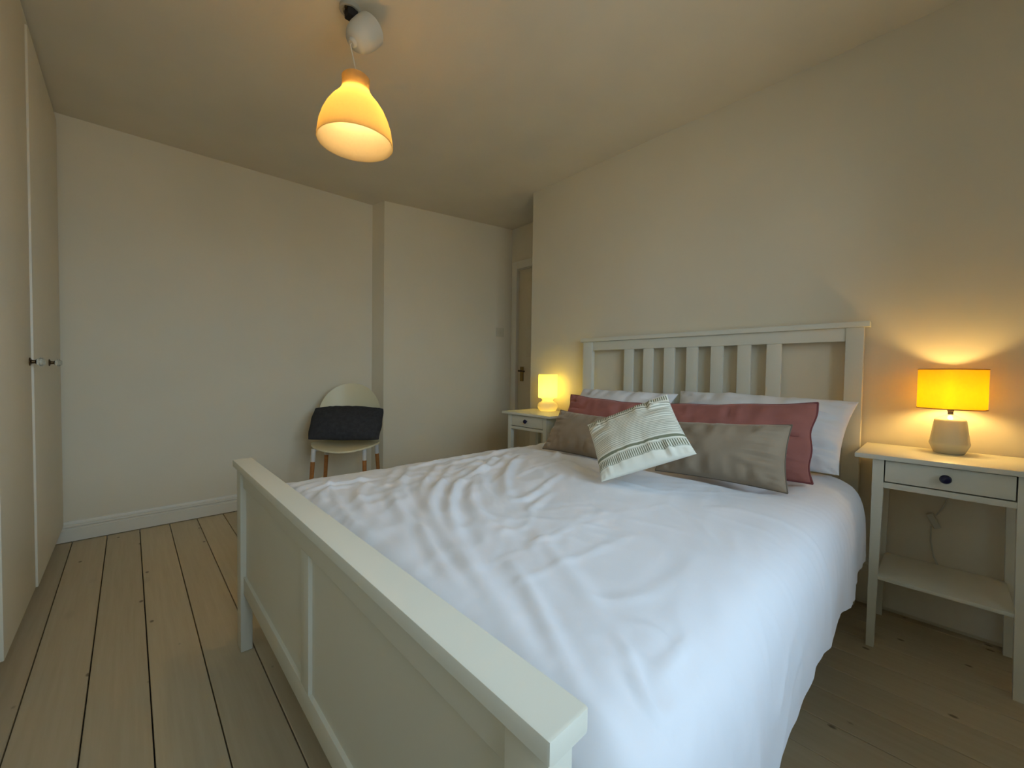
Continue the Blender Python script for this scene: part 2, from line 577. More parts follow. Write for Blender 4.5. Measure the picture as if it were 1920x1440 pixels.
# door in the recess
dr = obj('door_1', nbox(XD + 0.012, XD + 0.052, 2.240, 3.062, 0.008, 2.118, bev=0.003), M['door'])
tag(dr, kind='structure')
obj('door_panel', nbox(XD + 0.006, XD + 0.012, 2.36, 2.94, 1.22, 1.98, bev=0.004), M['door'], dr)
obj('door_panel', nbox(XD + 0.006, XD + 0.012, 2.36, 2.94, 0.22, 0.86, bev=0.004), M['door'], dr)
h = obj('door_handle', nbox(XD + 0.002, XD + 0.012, 2.978, 3.022, 0.965, 1.115, bev=0.004), M['brass'], dr)
bm = bmesh.new()
tube(bm, [(XD + 0.004, 3.0, 1.072), (XD - 0.040, 3.0, 1.072), (XD - 0.052, 2.990, 1.072), (XD - 0.054, 2.95, 1.070), (XD - 0.052, 2.905, 1.066)], 0.0085, 10)
obj('lever', bm, M['bronze'], h)
tr = obj('trim_1', nbox(XD - 0.022, XD, 3.066, 3.138, 0.0, 2.205, bev=0.004), M['trim'])
tag(tr, kind='structure')
obj('trim_head', nbox(XD - 0.022, XD, 2.165, 3.066, 2.126, 2.205, bev=0.004), M['trim'], tr)
obj('trim_side', nbox(XD - 0.022, XD, 2.165, 2.236, 0.0, 2.126, bev=0.004), M['trim'], tr)

# light switch on the boxed-out corner
sc_ = Vector((2.822, 3.190, 1.472))
sc_ = P0 + d * ((Vector((sc_.x, sc_.y, 0)) - P0).dot(d)) + Vector((0, 0, 1.472))
R = Matrix((d, nrm, Vector((0, 0, 1)))).transposed()      # columns: along, out, up
def placed(bm, R, c):
    for v in bm.verts:
        v.co = R @ v.co + c
    return bm
ls = tag(obj('light_switch', placed(nbox(-0.046, 0.046, 0.0, 0.009, -0.046, 0.046, bev=0.003), R, sc_), M['switch']),
         'small ivory square light switch plate on the wall left of the door', 'switch')
for s in (-0.018, 0.018):
    obj('rocker', placed(nbox(s - 0.012, s + 0.012, 0.008, 0.0125, -0.020, 0.020, bev=0.002), R, sc_), M['switch'], ls)

# ================================================================ WARDROBE (built in, along the left wall)
wd = thing('fitted_wardrobe', (-0.62, 1.3, 0.0), 'tall cream fitted wardrobe with plain doors filling the left wall', 'wardrobe')
bm = nbox(-0.90, -0.335, WY + 0.03, 3.535, 0.10, 2.44)
obj('carcass', bm, M['ward'], wd)
obj('plinth', nbox(-0.90, -0.40, WY + 0.03, 3.535, 0.0, 0.10), M['dark'], wd)
bm = bmesh.new()
hexa(bm, [(-0.335, WY + 0.03, 2.425), (-0.322, WY + 0.03, 2.425), (-0.302, 3.535, 2.465), (-0.335, 3.535, 2.465)],
     [(-0.335, WY + 0.03, 2.545), (-0.322, WY + 0.03, 2.545), (-0.302, 3.535, 2.505), (-0.335, 3.535, 2.505)])
obj('scribe_strip', bm, M['ward'], wd)
def wdoor(y0, y1, xf0, xf1, knobs=()):
    bm = bmesh.new()
    bo = [(-0.334, y0), (xf0, y0), (xf1, y1), (-0.334, y1)]
    zt = lambda y: 2.425 + 0.040 * (y + 1.12) / 4.655
    hexa(bm, [(x, y, 0.102) for x, y in bo], [(x - (0.004 if x > -0.33 else 0), y, zt(y) - 0.002) for x, y in bo], 0.008)
    dd = obj('door', bm, M['ward'], wd)
    for ky in knobs:
        kx = xf0 + (xf1 - xf0) * (ky - y0) / (y1 - y0) - 0.002
        Rk = Matrix(((0, 0, 1), (0, 1, 0), (-1, 0, 0)))
        bm = lathe(bmesh.new(), [(0, 0), (0.017, 0), (0.017, 0.003), (0.008, 0.007), (0.007, 0.016), (0.011, 0.020), (0, 0.020)], (kx, ky, 1.067), 20, Rk)
        kb = obj('knob', bm, M['bronze'], dd)
        bm = lathe(bmesh.new(), [(0, 0.020), (0.010, 0.020), (0.0185, 0.029), (0.0185, 0.036), (0.010, 0.045), (0, 0.046)], (kx, ky, 1.067), 10, Rk)
        tag(obj('knob_glass', bm, M['glass'], kb, smooth=False), 'clear faceted glass')
wdoor(2.628, 3.532, -0.289, -0.289, (3.06,))
wdoor(2.030, 2.622, -0.297, -0.296, (2.575,))
wdoor(1.10, 2.024, -0.313, -0.312, (1.55,))
wdoor(0.00, 1.094, -0.313, -0.313)
wdoor(WY + 0.035, -0.006, -0.313, -0.313)

# ================================================================ BED
bed = thing('double_bed', (1.36, 1.03, 0.0), 'white painted wooden double bed frame with slatted headboard and panelled footboard', 'bed')
FX0, FX1 = 0.292, 0.330
Y0, Y1 = 0.250, 1.812
for a, b in ((Y0, Y0 + 0.064), (Y1 - 0.064, Y1)):
    obj('footboard_post', nbox(FX0, FX1, a, b, 0.0, 0.681, bev=0.003), M['bed'], bed)
bm = nbox(0.282, 0.344, 0.240, 1.830, 0.681, 0.706)
def near_end(e):
    return all(abs(v.co.y - 0.240) < 1e-5 for v in e.verts)
bmesh.ops.bevel(bm, geom=[e for e in bm.edges if near_end(e) and not all(v.co.z < 0.69 for v in e.verts)], offset=0.0052, segments=2, affect='EDGES', profile=0.5)
bmesh.ops.bevel(bm, geom=[e for e in bm.edges if abs(e.verts[0].co.y - e.verts[1].co.y) > 1.0], offset=0.0030, segments=2, affect='EDGES', profile=0.6)
obj('footboard_cap', bm, M['bed'], bed)
a, b = Y0 + 0.064, Y1 - 0.064
obj('footboard_rail', nbox(FX0 + 0.009, FX1 - 0.004, a, b, 0.615, 0.681, bev=0.002), M['bed'], bed)
obj('footboard_rail', nbox(FX0 + 0.009, FX1 - 0.004, a, b, 0.220, 0.281, bev=0.002), M['bed'], bed)
obj('footboard_stile', nbox(FX0 + 0.009, FX1 - 0.004, 1.004, 1.062, 0.281, 0.615, bev=0.002), M['bed'], bed)
obj('footboard_panel', nbox(FX0 + 0.018, FX1 - 0.010, a, 1.004, 0.279, 0.617), M['bed'], bed)
obj('footboard_panel', nbox(FX0 + 0.018, FX1 - 0.010, 1.062, b, 0.279, 0.617), M['bed'], bed)
HX0, HX1 = 2.425, 2.461
for a, b in ((Y0, Y0 + 0.065), (Y1 - 0.075, Y1 + 0.004)):
    obj('headboard_post', nbox(HX0, HX1, a, b, 0.0, 1.282, bev=0.003), M['bed'], bed)
obj('headboard_cap', nbox(2.413, 2.470, 0.230, 1.832, 1.282, 1.308, bev=0.0035), M['bed'], bed)
a, b = Y0 + 0.065, Y1 - 0.075
obj('headboard_rail', nbox(HX0 + 0.006, HX1 - 0.006, a, b, 1.220, 1.282, bev=0.002), M['bed'], bed)
obj('headboard_rail', nbox(HX0 + 0.006, HX1 - 0.006, a, b, 0.740, 0.820, bev=0.002), M['bed'], bed)
obj('headboard_panel', nbox(HX0 + 0.012, HX1 - 0.010, a, b, 0.30, 0.740), M['bed'], bed)
for k in range(7):
    y = 1.448 - k * 0.1405
    obj('headboard_slat', nbox(HX0 + 0.010, HX1 - 0.010, y - 0.0335, y + 0.0335, 0.818, 1.222, bev=0.002), M['bed'], bed)
for y in (0.262, 1.774):
    obj('side_rail', nbox(FX1, HX0, y, y + 0.026, 0.215, 0.370, bev=0.002), M['bed'], bed)

mb = nbox(0.365, 2.415, 0.305, 1.757, 0.330, 0.590, bev=0.035, seg=4)
tag(obj('mattress', mb, M['sheet']), 'thick double mattress under a grey white sheet beneath the duvet', 'mattress')

# ---- duvet: profile over the mattress, with folds
RIDGES = [  # polyline on the bed, half width, height
    ([(1.3, 1.36), (1.05, 1.28), (0.88, 1.2), (0.73, 1.05), (0.62, 0.89), (0.53, 0.69), (0.49, 0.55)], .026, .017),
    ([(1.03, 1.34), (0.78, 1.2), (0.64, 1.03), (0.54, 0.8), (0.5, 0.66), (0.45, 0.49), (0.42, 0.36), (0.41, 0.3)], .030, .015),
    ([(1.27, 1.45), (1.07, 1.31), (0.86, 1.11), (0.73, 0.94), (0.68, 0.79), (0.69, 0.67)], .030, .014),
    ([(1.45, 1.43), (1.15, 1.24), (0.94, 1.03), (0.86, 0.9)], .026, .015),
    ([(1.27, 1.03), (1.08, 0.96), (0.93, 0.89), (0.87, 0.89), (0.87, 0.99)], .020, .007),
    ([(1.04, 0.89), (0.95, 0.86), (0.83, 0.8)], .018, .004),
    ([(0.60, 0.66), (0.53, 0.50), (0.45, 0.37), (0.42, 0.3), (0.42, 0.26), (0.4, 0.24)], .020, .008),
    ([(0.39, 1.41), (0.47, 1.46), (0.58, 1.47), (0.71, 1.46)], .022, .012),
    ([(0.43, 1.24), (0.43, 1.33), (0.48, 1.41), (0.56, 1.39)], .020, .011),
    ([(0.47, 0.62), (0.55, 0.64), (0.64, 0.64), (0.78, 0.58)], .009, .0022),
    ([(0.47, 0.55), (0.56, 0.54), (0.66, 0.54)], .009, .0022),
    ([(0.55, 0.35), (0.54, 0.31), (0.5, 0.27), (0.48, 0.23)], .012, .006),
    ([(0.67, 0.27), (0.58, 0.26), (0.53, 0.26)], .012, .005),
    ([(0.6, 0.34), (0.62, 0.31), (0.61, 0.24)], .010, .005),
    ([(0.51, 0.32), (0.5, 0.28), (0.48, 0.23), (0.55, 0.23)], .011, .006),
    ([(1.24, 0.56), (1.08, 0.4), (0.93, 0.28)], .009, .0018),
    ([(1.52, 0.44), (1.35, 0.3), (1.13, 0.2)], .011, .0025),
    ([(0.6, 1.03), (0.53, 0.88), (0.46, 0.69), (0.43, 0.52)], .022, .012),
    ([(0.79, 1.43), (0.65, 1.27), (0.56, 1.06), (0.51, 0.9)], .026, .012),
    ([(0.74, 0.7), (0.63, 0.48), (0.56, 0.35)], .030, .007),
    ([(1.47, 1.25), (1.39, 1.04), (1.31, 0.83), (1.31, 0.62)], .022, .008),
    ([(0.66, 1.44), (0.53, 1.29), (0.48, 1.08)], .022, .011),
    ([(1.07, 0.62), (0.91, 0.62), (0.8, 0.65)], .009, .002),
    ([(1.6, 0.59), (1.63, 0.48), (1.6, 0.34)], .014, .004),
    ([(1.55, 1.60), (1.30, 1.52), (1.10, 1.50), (0.95, 1.46)], .024, .012),
    ([(1.35, 1.66), (1.15, 1.62), (0.95, 1.58), (0.80, 1.52)], .022, .010),
    ([(1.62, 1.36), (1.52, 1.28), (1.40, 1.22)], .018, .009),
    ([(1.75, 1.60), (1.66, 1.46), (1.60, 1.34)], .020, .010),
]
rr = random.Random(11)
for k in range(9):
    x0 = 0.46 + 0.115 * k
    RIDGES.append(([(x0 + 0.16 + rr.uniform(-.03, .03), 1.70), (x0 + 0.05 + rr.uniform(-.03, .03), 1.50), (0.44 + 0.085 * k + rr.uniform(-.02, .02), 1.28),
                    (0.42 + 0.055 * k + rr.uniform(-.02, .02), 1.02 + rr.uniform(-.05, .05)), (0.43 + 0.045 * k, 0.80 + rr.uniform(-.1, .1))], rr.uniform(.014, .022), rr.uniform(.005, .010)))
for k in range(5):      # head side folds that run towards the cushions
    y0 = 1.70 - 0.13 * k
    RIDGES.append(([(0.95 + rr.uniform(-.1, .1), y0 - 0.10), (1.15, y0 - 0.03 + rr.uniform(-.02, .02)), (1.38, y0 + rr.uniform(-.03, .03)), (1.58, y0 - 0.04)], rr.uniform(.012, .018), rr.uniform(.004, .008)))
def seg_dist(px, py, poly):
    best = np.full(px.shape, 1e9)
    tt = np.zeros(px.shape)
    tot = sum(math.dist(a, b) for a, b in zip(poly, poly[1:]))
    acc = 0
    for a, b in zip(poly, poly[1:]):
        dx, dy = b[0] - a[0], b[1] - a[1]
        L = math.hypot(dx, dy)
        t = np.clip(((px - a[0]) * dx + (py - a[1]) * dy) / (L * L), 0, 1)
        ds = np.hypot(px - a[0] - t * dx, py - a[1] - t * dy)
        m = ds < best
        best = np.where(m, ds, best)
        tt = np.where(m, (acc + t * L) / tot, tt)
        acc += L
    return best, tt
def smoothpoly(poly, k=2):
    for _ in range(k):
        q = [poly[0]]
        for a, b in zip(poly, poly[1:]):
            q += [(a[0] * .75 + b[0] * .25, a[1] * .75 + b[1] * .25), (a[0] * .25 + b[0] * .75, a[1] * .25 + b[1] * .75)]
        q.append(poly[-1])
        poly = q
    return poly

def make_duvet():
    # cross-section control points (y, z) from the near hem over the top to the far hem
    ctrl = [(0.186, 0.335), (0.188, 0.42), (0.192, 0.50), (0.203, 0.560), (0.228, 0.605), (0.275, 0.633), (0.36, 0.646), (0.55, 0.652), (0.80, 0.655),
            (1.03, 0.655), (1.25, 0.653), (1.48, 0.643), (1.64, 0.625), (1.74, 0.600), (1.80, 0.565), (1.83, 0.51), (1.84, 0.42), (1.845, 0.36)]
    cs = np.array(ctrl)
    # Catmull-Rom resample at even arc length
    fine = []
    for i in range(len(cs) - 1):
        p0, p1, p2, p3 = cs[max(i - 1, 0)], cs[i], cs[i + 1], cs[min(i + 2, len(cs) - 1)]
        for t in np.linspace(0, 1, 24, endpoint=False):
            fine.append(0.5 * ((2 * p1) + (-p0 + p2) * t + (2 * p0 - 5 * p1 + 4 * p2 - p3) * t * t + (-p0 + 3 * p1 - 3 * p2 + p3) * t ** 3))
    fine.append(cs[-1])
    fine = np.array(fine)
    arc = np.concatenate([[0], np.cumsum(np.hypot(*np.diff(fine, axis=0).T))])
    ns = 196
    s = np.linspace(0, arc[-1], ns)
    py = np.interp(s, arc, fine[:, 0])
    pz = np.interp(s, arc, fine[:, 1])
    ty, tz = np.gradient(py), np.gradient(pz)
    L = np.hypot(ty, tz)
    ny, nz = -tz / L, ty / L
    # near side: tangent runs up, so (ny, nz) = (-1, 0): outwards; top: (0, 1)
    xs = np.concatenate([np.linspace(0.366, 1.75, 150), np.linspace(1.765, 2.092, 30)])
    nx = len(xs)
    X = np.repeat(xs[:, None], ns, 1)
    Y = np.repeat(py[None], nx, 0)
    Z = np.repeat(pz[None], nx, 0)
    NY = np.repeat(ny[None], nx, 0)
    NZ = np.repeat(nz[None], nx, 0)
    top = np.clip((NZ - 0.2) / 0.6, 0, 1)
    D = np.zeros_like(X)
    for poly, w_, a_ in RIDGES:
        dist, t = seg_dist(X, Y, smoothpoly(poly))
        taper = np.clip(np.minimum(t, 1 - t) * 3.5, 0, 1) ** 0.9
        side = dist / w_
        D += 0.80 * a_ * taper * (np.exp(-(dist / (0.62 * w_)) ** 2) - 0.30 * np.exp(-((side - 1.35) / 0.7) ** 2)) * np.clip(top + 0.4, 0, 1)
    # loose puffiness and fine creasing
    S = np.repeat(s[None], nx, 0)
    hangq = np.clip((0.66 - pz) / 0.10, 0, 1) * (py < 1.0)
    def crease(x, q, f, seed, k=5.0):
        a = noise.noise((x * 2.2 + seed, q * 2.2, seed * 1.7)) * 0.35
        b_ = noise.noise((x * 2.2, q * 2.2 + seed, seed * 2.3)) * 0.35
        v = abs(noise.noise(((x + a) * f, (q + b_) * f, seed * 3.1)))
        return max(0.0, 1 - v * k) ** 2 * max(0.0, noise.noise((x * 1.9 + seed * 2, q * 1.9, seed)) + 0.25)
    CR = np.zeros_like(X)
    N1 = np.zeros_like(X); N2 = np.zeros_like(X); N3 = np.zeros_like(X)
    for i in range(nx):
        for j in range(ns):
            x, q = X[i, j], S[i, j]
            N1[i, j] = noise.noise((x * 3.0, q * 3.0, 1.7))
            r = (x * 0.80 + q * 0.60, -x * 0.60 + q * 0.80)
            N2[i, j] = abs(noise.noise((r[0] * 6, r[1] * 14, 4.1)))
            N3[i, j] = noise.noise((x * 11, q * 2.4, 9.3))
            CR[i, j] = crease(x * 0.9 + q * 0.5, -x * 0.5 + q * 0.9, 5.0, 2.0) + 0.7 * crease(x, q * 1.3, 9.0, 5.0, 4.0) + \
                0.8 * max(0.0, 1 - 4 * abs(noise.noise((x * 15, q * 2.2, 12.7)))) ** 2 * hangq[j] * 0.6 * min(1.0, max(0.0, (pz[j] - 0.36) / 0.08))
    far = np.clip((Y - 0.55) / 0.6, 0, 1)
    D += 0.007 * N1 * top + (0.003 + 0.006 * far) * (0.32 - N2) * top
    D += 0.0055 * CR
    hang = 1 - top
    low = np.clip((0.60 - Z) / 0.25, 0, 1) * (Y < 1.0)
    # hanging near side: soft vertical pleats that deepen towards the hem
    D += low * (0.009 * N3 + 0.003 * np.sin(X * 19.0 + 1.5 * np.sin(X * 5)) + 0.004 * N1)
    Yd = Y + NY * D
    Zd = Z + NZ * D
    # hem wanders up and down
    hemw = 0.014 * np.sin(xs * 6.0 + 0.8) + 0.008 * np.sin(xs * 17.0) + 0.010 * np.sin(xs * 2.1 + 1) + 0.004
    Zd += low * hemw[:, None] * np.clip((0.52 - Z) / 0.18, 0, 1)
    # foot end: dips into the gap behind the footboard
    f = np.clip((0.43 - X) / 0.064, 0, 1)
    Zd -= (f ** 2) * 0.050 * top
    Yd += (f ** 2) * 0.010 * low
    # head end tapers under the pillows
    hd = np.clip((X - 1.53) / 0.16, 0, 1) * np.clip((Y - 0.34) / 0.12, 0, 1) * np.clip((1.66 - Y) / 0.1, 0, 1)
    Zd -= hd * hd * (3 - 2 * hd) * 0.030
    bm = bmesh.new()
    V = [[bm.verts.new((X[i, j], Yd[i, j], Zd[i, j])) for j in range(ns)] for i in range(nx)]
    for i in range(nx - 1):
        for j in range(ns - 1):
            bm.faces.new((V[i][j], V[i + 1][j], V[i + 1][j + 1], V[i][j + 1]))
    # underside 18 mm below, closed round the hem
    tn = 0.018
    Wv = [[bm.verts.new((X[i, j], Yd[i, j] - NY[i, j] * tn, Zd[i, j] - NZ[i, j] * tn)) for j in range(0, ns)] for i in range(nx)]
    for i in range(nx - 1):
        for j in range(ns - 1):
            bm.faces.new((Wv[i][j], Wv[i][j + 1], Wv[i + 1][j + 1], Wv[i + 1][j]))
    for i in range(nx - 1):
        bm.faces.new((V[i][0], Wv[i][0], Wv[i + 1][0], V[i + 1][0]))
        bm.faces.new((V[i][-1], V[i + 1][-1], Wv[i + 1][-1], Wv[i][-1]))
    for j in range(ns - 1):
        bm.faces.new((V[0][j], V[0][j + 1], Wv[0][j + 1], Wv[0][j]))
        bm.faces.new((V[-1][j], Wv[-1][j], Wv[-1][j + 1], V[-1][j + 1]))
    bmesh.ops.recalc_face_normals(bm, faces=bm.faces[:])
    return bm
tag(obj('duvet', make_duvet(), M['duvet'], angle=80), 'crumpled white cotton duvet spread over the bed, hanging down its window side', 'duvet')

# ---- pillows and cushions
def cushion(BL, BR, TR, TL, thick, back=0.7, pinch=0.05, n=44, seed=0, wr=0.004, power=0.5, wave=0.0):
    """four corners in space; a filled cushion with pinched edges. Returns bmesh and its edge loop."""
    BL, BR, TR, TL = map(Vector, (BL, BR, TR, TL))
    nr = ((BR - BL) + (TR - TL)).cross((TL - BL) + (TR - BR)).normalized()   # faces the viewer's side
    bm = bmesh.new()
    uvl = bm.loops.layers.uv.new('UVMap')
    def base(s, t):
        S = s * (1 - pinch * (1 - t * t)) + (wave * math.sin(t * 7 + seed) * abs(s) ** 3)
        T = t * (1 - pinch * (1 - s * s)) + (wave * math.sin(s * 8 + seed * 2) * abs(t) ** 3)
        u, v = (S + 1) / 2, (T + 1) / 2
        return (BL * (1 - u) + BR * u) * (1 - v) + (TL * (1 - u) + TR * u) * v
    W, Hh = (BR - BL).length, (TL - BL).length
    def pt(s, t, side):
        h = max(0.0, (1 - s * s) * (1 - t * t)) ** power
        e = max(abs(s), abs(t))
        q = noise.noise((s * W * 9 + seed * 7, t * Hh * 9, side * 3.0 + seed))
        # gathers that run in from the seam
        along = t if abs(s) > abs(t) else s
        ga = noise.noise((along * 9 + seed, side * 5.0, seed * 3.3)) * (e ** 3) * (1 - e) * 6
        off = thick * h * (1.0 if side > 0 else back)
        if side > 0:
            off += h * wr * 0.9 * q + wr * ga * 3.2
        return base(s, t) + nr * off * side
    G = {}
    ss = [math.sin(math.pi / 2 * (2 * i / n - 1)) for i in range(n + 1)]
    for side in (1, -1):
        for i in range(n + 1):
            for j in range(n + 1):
                edge = i in (0, n) or j in (0, n)
                if side < 0 and edge:
                    G[side, i, j] = G[1, i, j]
                else:
                    G[side, i, j] = bm.verts.new(pt(ss[i], ss[j], side))
        for i in range(n):
            for j in range(n):
                idx = [(i, j), (i + 1, j), (i + 1, j + 1), (i, j + 1)]
                if side < 0:
                    idx = idx[::-1]
                f = bm.faces.new([G[side, a, b] for a, b in idx])
                for lp, (a, b) in zip(f.loops, idx):
                    lp[uvl].uv = ((ss[a] + 1) / 2, (ss[b] + 1) / 2)
    loop = [G[1, i, 0].co.copy() for i in range(n)] + [G[1, n, j].co.copy() for j in range(n)] + \
           [G[1, i, n].co.copy() for i in range(n, 0, -1)] + [G[1, 0, j].co.copy() for j in range(n, 0, -1)]
    return bm, loop

def add_cushion(name, label, cat, mat, corners, thick, group=None, piping=None, pr=0.004, **k):
    bm, loop = cushion(*corners, thick, **k)
    o = tag(obj(name, bm, mat, angle=80), label, cat, group)
    if piping:
        obj('piping', tube(bmesh.new(), loop, pr, 6, closed=True), piping, o)
    return o

add_cushion('bed_pillow', 'plump white pillow against the headboard, nearer the lamp with the drum shade', 'pillow', M['pillow'],
            [(1.990, 0.960, 0.660), (2.030, 0.268, 0.665), (2.245, 0.240, 0.948), (2.241, 1.002, 0.962)], 0.100, group='white bed pillows', pinch=0.05, seed=1, wr=0.013)
add_cushion('bed_pillow', 'plump white pillow against the headboard, behind the far rose cushion', 'pillow', M['pillow'],
            [(2.030, 1.750, 0.660), (2.000, 1.080, 0.660), (2.235, 1.010, 0.945), (2.235, 1.660, 0.950)], 0.075, group='white bed pillows', pinch=0.05, seed=2, wr=0.012)
add_cushion('rose_cushion', 'dusky rose velvet cushion with piped edge behind the larger visible taupe cushion', 'cushion', M['rose'],
            [(1.800, 0.930, 0.655), (1.815, 0.318, 0.658), (1.965, 0.330, 0.948), (1.930, 0.985, 0.905)], 0.055, group='rose velvet cushions', piping=M['rose_pipe'],
            pinch=0.045, seed=3, wr=0.011, wave=0.014)
add_cushion('rose_cushion', 'dusky rose velvet cushion at the far side of the bed, by the small lit lamp', 'cushion', M['rose'],
            [(1.865, 1.560, 0.660), (1.800, 0.965, 0.655), (1.915, 1.000, 0.900), (1.953, 1.541, 0.922)], 0.055, group='rose velvet cushions', piping=M['rose_pipe'],
            pinch=0.045, seed=4, wr=0.010, wave=0.012)
add_cushion('taupe_cushion', 'rectangular taupe velvet cushion lying in front, right of the striped cushion', 'cushion', M['taupe'],
            [(1.585, 0.806, 0.655), (1.603, 0.345, 0.660), (1.702, 0.360, 0.880), (1.680, 0.800, 0.852)], 0.085, group='taupe velvet cushions', piping=M['taupe_pipe'], pr=0.003,
            pinch=0.06, seed=5, wr=0.008)
add_cushion('taupe_cushion', 'rectangular taupe velvet cushion half hidden left of the striped cushion', 'cushion', M['taupe'],
            [(1.600, 1.450, 0.650), (1.575, 1.020, 0.655), (1.690, 1.040, 0.840), (1.713, 1.425, 0.850)], 0.065, group='taupe velvet cushions', piping=M['taupe_pipe'], pr=0.003,
            pinch=0.06, seed=6, wr=0.008)
add_cushion('striped_cushion', 'square white cushion with green stripes tilted on one corner in the middle', 'cushion', M['stripe'],
            [(1.204, 0.811, 0.672), (1.306, 0.527, 0.802), (1.448, 0.699, 0.980), (1.340, 0.975, 0.845)], 0.050, back=1.3, pinch=0.045, seed=7, wr=0.006, n=52)

# ================================================================ NIGHTSTANDS
NY0 = -0.018
def make_nightstand(label):
    t = thing('nightstand', (2.27, NY0, 0.0), label, 'nightstand', 'white bedside tables')
    y = NY0
    obj('tabletop', nbox(2.084, 2.458, y - 0.247, y + 0.247, 0.739, 0.757, bev=0.003), M['stand'], t)
    for sx_, (xa, xb) in ((1, (2.104, 2.136)), (-1, (2.410, 2.442))):
        for sy in (1, -1):
            yo = y + sy * 0.195
            yi, yj = y + sy * 0.162, y + sy * 0.172
            zs = 0.60
            bm = bmesh.new()
            o0, i0, b0 = sorted((yo, yi)), None, sorted((yo, yj))
            box(bm, xa, xb, o0[0], o0[1], zs, 0.739)
            xa2, xb2 = (xa, xb - 0.008) if sx_ > 0 else (xa + 0.008, xb)
            hexa(bm, [(xa2, b0[0], 0), (xb2, b0[0], 0), (xb2, b0[1], 0), (xa2, b0[1], 0)],
                 [(xa, o0[0], zs), (xb, o0[0], zs), (xb, o0[1], zs), (xa, o0[1], zs)])
            bmesh.ops.remove_doubles(bm, verts=bm.verts[:], dist=0.0005)
            obj('leg', bm, M['stand'], t)
    obj('front_rail', nbox(2.106, 2.128, y - 0.162, y + 0.162, 0.630, 0.651, bev=0.0015), M['stand'], t)
    for sy in (1, -1):
        a, b = sorted((y + sy * 0.166, y + sy * 0.186))
        obj('side_apron', nbox(2.136, 2.410, a, b, 0.630, 0.739), M['stand'], t)
    obj('back_apron', nbox(2.416, 2.434, y - 0.162, y + 0.162, 0.630, 0.739), M['stand'], t)
    obj('drawer_box', nbox(2.122, 2.40, y - 0.158, y + 0.158, 0.652, 0.734), M['dark'], t)
    dw = obj('drawer', nbox(2.106, 2.122, y - 0.1585, y + 0.1585, 0.6555, 0.7345, bev=0.002), M['stand'], t)
    Rk = Matrix(((0, 0, -1), (0, 1, 0), (1, 0, 0)))
    bm = lathe(bmesh.new(), [(0, 0), (0.007, 0), (0.006, 0.008), (0.013, 0.013), (0.0158, 0.019), (0.013, 0.025), (0.006, 0.028), (0, 0.0285)], (2.107, y, 0.697), 24, Rk)
    obj('knob', bm, M['navy'], dw)
    obj('shelf', nbox(2.112, 2.432, y - 0.172, y + 0.172, 0.268, 0.282, bev=0.002), M['stand'], t)
    return t
ns = make_nightstand('white bedside table with navy knob under the lamp with the yellow drum shade')
n2 = copy_tree(ns, (0, 2.090, 0))
n2['label'] = 'white bedside table with dark knob near the door, under the small lamp'

# ================================================================ LAMPS
# right: stone coloured ceramic lamp with drum shade
LX, LY, LZ = 2.368, -0.026, 0.757
lr = thing('drum_shade_lamp', (LX, LY, LZ), 'stone coloured ceramic table lamp with lit yellow drum shade, at the right', 'lamp')
bm = lathe(bmesh.new(), [(0, 0), (0.040, 0), (0.044, 0.003), (0.057, 0.036), (0.0575, 0.041), (0.056, 0.047), (0.0455, 0.128), (0.044, 0.133),
                         (0.040, 0.137), (0.014, 0.151), (0.011, 0.154), (0, 0.154)], (LX, LY, LZ), 48)
obj('base', bm, M['ceramic'], lr)
bm = lathe(bmesh.new(), [(0, 0.154), (0.008, 0.154), (0.008, 0.166), (0.0095, 0.167), (0.0095, 0.195), (0, 0.195)], (LX, LY, LZ), 20)
obj('lamp_holder', bm, M['nickel'], lr)
bm = lathe(bmesh.new(), [(0.0965, 0.178), (0.0965, 0.332), (0.0955, 0.332), (0.0955, 0.178)], (LX, LY, LZ), 56, close=True)
sh = obj('lamp_shade', bm, M['shade_right'], lr)
for z in (0.176, 0.3305):
    bm = lathe(bmesh.new(), [(0.0974, z), (0.0974, z + 0.0032), (0.0952, z + 0.0032), (0.0952, z)], (LX, LY, LZ), 56, close=True)
    obj('shade_rim', bm, M['shade_trim'], sh)
bm = lathe(bmesh.new(), [(0, 0.195), (0.010, 0.196), (0.012, 0.205), (0.019, 0.228), (0.021, 0.242), (0.016, 0.258), (0, 0.266)], (LX, LY, LZ), 20)
obj('light_bulb', bm, M['bulb_right'], lr)
bm = bmesh.new()
tube(bm, [(LX + 0.040, LY, LZ + 0.008), (LX + 0.085, LY - 0.005, LZ + 0.004), (2.4615, LY - 0.008, LZ + 0.004), (2.470, LY - 0.01, LZ - 0.02), (2.472, LY - 0.012, 0.66), (2.474, LY - 0.005, 0.56),
          (2.476, LY + 0.005, 0.52), (2.476, LY + 0.028, 0.475)], 0.0028, 6)
cd = obj('cord', bm, M['cable'], lr)
bm = bmesh.new()
tube(bm, [(2.476, LY + 0.040, 0.425), (2.478, LY + 0.040, 0.36), (2.480, LY + 0.030, 0.30), (2.462, LY + 0.0, 0.225), (2.458, LY - 0.03, 0.20)], 0.0028, 6)
obj('cord_end', bm, M['cable'], cd)
bm = nbox(-0.009, 0.009, -0.011, 0.011, -0.032, 0.032, bev=0.004)
placed(bm, Matrix.Rotation(math.radians(-26), 3, 'X'), Vector((2.474, LY + 0.034, 0.450)))
obj('cord_switch', bm, M['cable'], cd)

